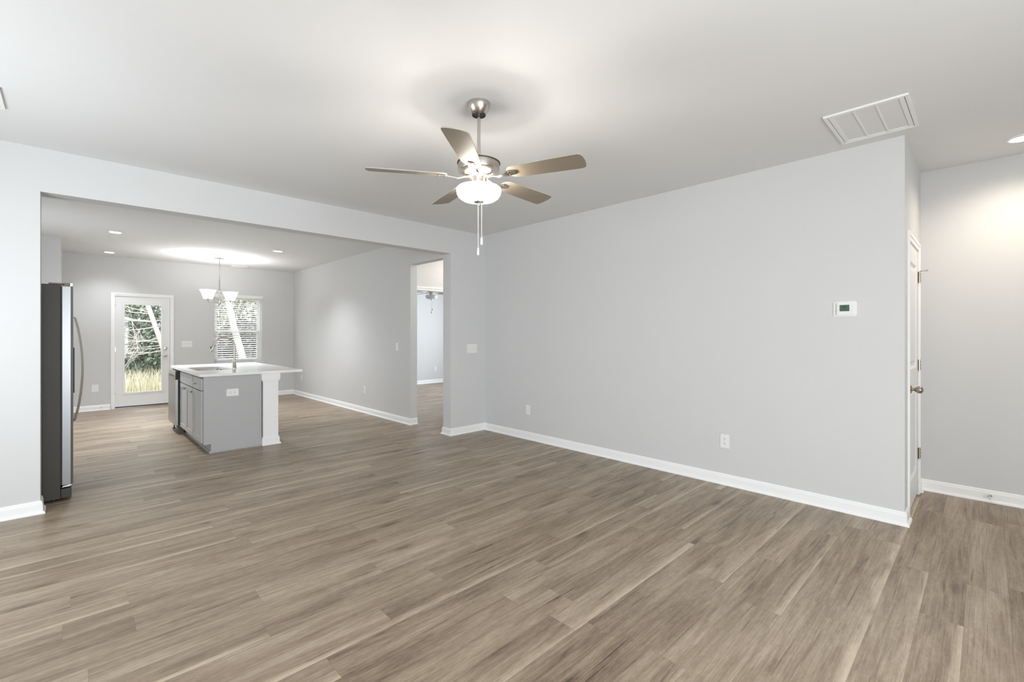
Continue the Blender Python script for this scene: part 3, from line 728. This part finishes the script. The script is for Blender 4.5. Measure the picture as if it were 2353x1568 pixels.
# end panel with a toe notch, its shoe strip
ep = thing('end_panel', 'flat grey end panel of the kitchen island facing the living room', 'panel', (1.37, IY0 + .012, 0)); O = ep.location[:]
obj('panel_board', prism(B(), [(XF, .1), (XF + .07, .1), (XF + .07, 0), (XP - .001, 0), (XP - .001, .8655), (XF, .8655)], IY0, IY0 + .026, 'Y'), CAB, ep, O)
obj('edge_batten', box(B(), (XP - .022, IY0 - .006, .02), (XP - .001, IY0, .8655)), CAB, ep, O)
sh = box(B(), (XF + .052, IY0 - .013, 0), (XP - .001, IY0 - .0005, .018), .003); box(sh, (XF + .052, IY0 - .0005, 0), (XF + .0695, IY0 + .027, .018))
obj('shoe_strip', sh, CAB, ep, O)
# white knee wall with a capped column at the near end
kw = thing('island_column', 'square white column with cap and base under the island overhang', 'column', (1.755, IY0 + .06, 0)); O = kw.location[:]
obj('shaft', box(B(), (1.668, IY0 - .02, 0), (1.838, IY0 + .15, .866)), TRIM, kw, O)
cb_ = box(B(), (1.650, IY0 - .038, .79), (1.856, IY0 + .15, .8655), .002); box(cb_, (1.659, IY0 - .029, .772), (1.847, IY0 + .15, .79))
obj('cap', cb_, TRIM, kw, O)
bb_ = B()
for d_, z0, z1 in ((.013, .02, .078), (.009, .078, .09), (.005, .09, .098), (.026, 0, .012), (.02, .012, .02)):
    box(bb_, (1.668 - min(d_, .013), IY0 - .02 - d_, z0), (1.838 + d_, IY0 + .15, z1))
obj('base', bb_, TRIM, kw, O)
obj('knee_panel', box(B(), (XP, IY0 + .151, 0), (1.80, IY1 - .01, .866)), TRIM, kw, O)
# dishwasher
dw = thing('dishwasher', 'stainless dishwasher at the far end of the kitchen island', 'dishwasher', (1.33, 7.81, 0)); O = dw.location[:]
obj('tub', box(B(), (1.05, 7.506, .11), (XP - .01, 8.108, .855)), BLACK, dw, O)
dwd = obj('door', box(B(), (.998, 7.508, .12), (1.045, 8.106, .79), .003), STEEL_V, dw, O)
cp = box(B(), (1.004, 7.508, .792), (1.045, 8.106, .848), .003)
obj('control_panel', cp, STEEL, dw, O)
obj('handle_pocket', box(B(), (.9965, 7.60, .77), (1.0, 8.02, .785)), NICKEL_DARK, dwd, O)
obj('door_side_cap', box(B(), (1.0, 7.5045, .735), (1.05, 7.5078, .85)), BLACK, dw, O)
obj('side_seal', box(B(), (1.028, 7.5045, .122), (1.05, 7.5078, .734)), GASKET, dw, O)
obj('badge', lathe(B(), [(.009, 0), (.009, -.0015), (0, -.002)], (.9985, 7.67, .74), 14, 'X'), NICKEL_DARK, dwd, O)
obj('toe_kick', box(B(), (1.09, 7.51, .015), (1.11, 8.10, .109)), BLACK, dw, O)
for fx, yy in ((1.062, 8.075), (1.5, 7.56), (1.5, 8.06)): obj('foot', lathe(B(), [(.016, 0), (.016, .012), (.007, .014), (.007, .111)], (fx, yy, 0), 12), BLACK, dw, O)
# worktop with sink cut-out
ct = thing('worktop', 'white quartz worktop covering the whole kitchen island', 'worktop', (1.57, 7.1, .866)); O = ct.location[:]
SX0, SX1, SY0, SY1 = 1.11, 1.49, 6.66, 7.40
wt = B(); zt, zb_ = .896, .8665
outer = [(1.024, 6.055), (2.122, 6.055), (2.122, 8.14), (1.024, 8.14)]
inner = rrect(SX1 - SX0, SY1 - SY0, .06, 6, (SX0 + SX1) / 2, (SY0 + SY1) / 2)
loops = {}
for z_ in (zt, zb_):
    vo = [wt.verts.new((x, y, z_)) for x, y in outer]; vi = [wt.verts.new((x, y, z_)) for x, y in inner]
    es = [wt.edges.new((a, b)) for L_ in (vo, vi) for a, b in zip(L_, L_[1:] + L_[:1])]
    bmesh.ops.triangle_fill(wt, use_beauty=True, use_dissolve=False, edges=es)
    loops[z_] = (vo, vi)
for i in (0, 1):
    A, C = loops[zt][i], loops[zb_][i]
    for k in range(len(A)): wt.faces.new((A[k], A[(k + 1) % len(A)], C[(k + 1) % len(C)], C[k]))
wo = obj('slab', wt, QUARTZ, ct, O)
# sink
sk = thing('kitchen_sink', 'stainless undermount sink set in the island worktop', 'sink', (1.30, 7.03, .866)); O = sk.location[:]
sb_ = B(); rings = []
for gx, z_, r in ((.012, .866, .065), (-.004, .866, .058), (-.012, .80, .055), (-.02, .70, .05), (-.05, .685, .04)):
    rings.append([sb_.verts.new((x, y, z_)) for x, y in rrect(SX1 - SX0 + 2 * gx, SY1 - SY0 + 2 * gx, r, 6, (SX0 + SX1) / 2, (SY0 + SY1) / 2)])
for A, C in zip(rings, rings[1:]):
    for k in range(len(A)): sb_.faces.new((A[k], A[(k + 1) % len(A)], C[(k + 1) % len(C)], C[k]))
sb_.faces.new(rings[-1])
obj('basin', sb_, SINK, sk, O, True)
obj('drain', lathe(B(), [(.045, .6855), (.045, .689), (.035, .690), (.02, .687), (0, .687)], (1.30, 7.03, 0), 24), CHROME, sk, O, True)
# faucet
fa = thing('kitchen_faucet', 'tall brushed nickel gooseneck faucet on the island worktop', 'faucet', (1.552, 6.91, .896))
obj('base', lathe(B(), [(.031, 0), (.031, .006), (.026, .010), (.0245, .012), (.0245, .095), (.0225, .102), (.0225, .118), (.016, .124)], n=28), NICKEL, fa, smooth=True)
pts = [(0, 0, .12), (0, 0, .29)]
for k in range(1, 13):
    a = math.pi * k / 12 * .94; pts.append((-.115 + .115 * math.cos(a), 0, .29 + .115 * math.sin(a)))
obj('gooseneck', tube(B(), pts, .0125, 16), NICKEL, fa, smooth=True)
e0 = Vector(pts[-1]); dirv = (Vector(pts[-1]) - Vector(pts[-2])).normalized()
sp_ = tube(B(), [e0, e0 + dirv * .02, e0 + dirv * .085, e0 + dirv * .09], [.0135, .0155, .0175, .015], 16)
obj('spray_head', sp_, NICKEL, fa, smooth=True)
obj('spray_button', box(B(), (e0.x + dirv.x * .05 - .022, -.006, e0.z - .07), (e0.x + dirv.x * .05 - .014, .006, e0.z - .02), .002), BLACK, fa)
lv = tube(B(), [(0, -.02, .075), (0, -.043, .075)], .0135, 14); tube(lv, [(0, -.036, .08), (.012, -.05, .10), (.03, -.062, .155)], [.006, .0055, .0045], 8)
obj('lever_handle', lv, NICKEL, fa, smooth=True)

# ------------------------------------------------------------------ outdoors
structure('yard_ground', box(B(), (-30, 11.05, -.35), (40, 70, -.15)), SOIL, 'rough ground outside the patio door', 'ground')
rg = random.Random(3)
gb = B()
for _ in range(14000):
    y = 14.6 + 8 * rg.random() ** 1.15; x = -2 + rg.random() * (y * .55 + 3)
    h_ = rg.uniform(.2, .62); a = rg.uniform(0, 6.28); lean = rg.uniform(.05, .5) * h_; w = rg.uniform(.004, .010)
    dx, dy = math.cos(a), math.sin(a)
    p0 = Vector((x, y, -.16)); p1 = p0 + Vector((dx * lean * .35, dy * lean * .35, h_ * .65)); p2 = p0 + Vector((dx * lean, dy * lean, h_))
    s = Vector((math.cos(a + 1.2), math.sin(a + 1.2), 0)) * w
    v = [gb.verts.new(q) for q in (p0 - s, p0 + s, p1 + s * .7, p1 - s * .7, p2)]
    gb.faces.new(v[:4]); gb.faces.new((v[3], v[2], v[4]))
tag(obj('tall_grass', gb, GRASS), 'tall dry yellow-green grass growing outside the patio door', 'grass', None, 'stuff')

def bush(name, label, x, y, w, h, n, leaf, seed):
    r = random.Random(seed)
    t = thing(name, label, 'bush', (x, y, -.15), group='bushes at the edge of the woods')
    lb = B()
    for _ in range(n):
        a = r.uniform(0, 6.28); u = r.random() ** .45; zz = r.random()
        rad = w * u * (0.55 + .45 * math.sin(math.pi * min(1, zz * .8 + .15)))
        p = Vector((rad * math.cos(a), rad * math.sin(a) * .7, .05 + h * zz))
        s = r.uniform(.035, .085); n1 = Vector((r.uniform(-1, 1), r.uniform(-1, 1), r.uniform(-.6, 1))).normalized(); n2 = n1.orthogonal().normalized(); n3 = n1.cross(n2)
        v = [lb.verts.new(p + n2 * s * q0 + n3 * s * .5 * q1) for q0, q1 in ((-1, 0), (0, -1), (1.1, 0), (0, 1))]
        lb.faces.new(v)
    obj('foliage', lb, leaf, t)
    st = B()
    for _ in range(7):
        a = r.uniform(0, 6.28); tube(st, [(0.05 * math.cos(a), .05 * math.sin(a), -.02), (w * .3 * math.cos(a), w * .3 * math.sin(a), h * .5), (w * .6 * math.cos(a), w * .6 * math.sin(a), h * .92)], [.03, .02, .008], 5)
    obj('stems', st, BARK_D, t)
    return t
BUSH = [(.9, 19.0, 1.7, 2.6, 0, 'dark green leafy bush seen low through the patio door glass'), (2.3, 20.2, 1.9, 4.2, 1, 'tall olive bush seen at the right of the patio door glass'),
        (.2, 21.5, 2.0, 5.2, 2, 'tall grey-green bush filling the top of the patio door glass'), (2.0, 23.5, 2.6, 6.5, 0, 'tallest dark bush behind the leaning trunk at the patio door'),
        (4.2, 20.0, 1.8, 4.4, 1, 'olive bush seen through the left of the kitchen window'), (5.9, 21.0, 2.0, 5.6, 2, 'grey-green bush seen through the right of the kitchen window'),
        (5.0, 18.5, 1.5, 1.9, 3, 'low brown bush behind the lower half of the kitchen window'), (4.9, 24.0, 2.8, 6.8, 0, 'tall dark bush farthest behind the kitchen window')]
for i, (x, y, w, h, li, lab) in enumerate(BUSH): bush('bush', lab, x, y, w, h, 7000, LEAF[li], 40 + i)

def bare_tree(label, base, top, r0, seed, nb, spread):
    r = random.Random(seed)
    t = thing('bare_tree', label, 'tree', base, group='bare trees outside')
    d = Vector(top) - Vector(base)
    trunk = [d * q + Vector((r.uniform(-.03, .03), 0, 0)) * (0 < q < 1) for q in (0, .2, .4, .6, .8, 1)]
    trunk[0].z -= .05
    obj('trunk', tube(B(), trunk, [r0, r0 * .92, r0 * .85, r0 * .78, r0 * .7, r0 * .6], 10), BARK, t, smooth=True)
    bb = B()
    def grow(p, dv, L_, rad, depth):
        pts_ = [p]; q = p.copy(); v = dv.copy()
        for k in range(4):
            v = (v + Vector((r.uniform(-.3, .3), r.uniform(-.2, .2), r.uniform(-.22, .3)))).normalized(); q = q + v * L_ / 4; pts_.append(q.copy())
        tube(bb, pts_, [rad, rad * .85, rad * .7, rad * .55, rad * .3], 5)
        if depth:
            for k in (1, 2, 3):
                for _ in range(2):
                    nv = (v + Vector((r.uniform(-.9, .9), r.uniform(-.5, .5), r.uniform(-.7, .7)))).normalized(); grow(pts_[k], nv, L_ * .55, rad * .55, depth - 1)
    for k in range(nb):
        q = r.uniform(.25, .95); sgn = r.choice((-1, -1, 1))
        grow(d * q, Vector((sgn * spread, r.uniform(-.5, .2), r.uniform(-.25, .35))).normalized(), r.uniform(1.2, 2.1), r.uniform(.009, .016), 2)
    obj('branches', bb, BARK, t)
    return t
bare_tree('pale leaning trunk with bare branches across the patio door glass', (2.17, 16.1, -.15), (.95, 16.0, 4.0), .07, 5, 34, 1.0)
bare_tree('pale leaning trunk seen behind the blind of the kitchen window', (4.12, 16.5, -.15), (3.08, 16.6, 4.4), .115, 9, 8, .9)
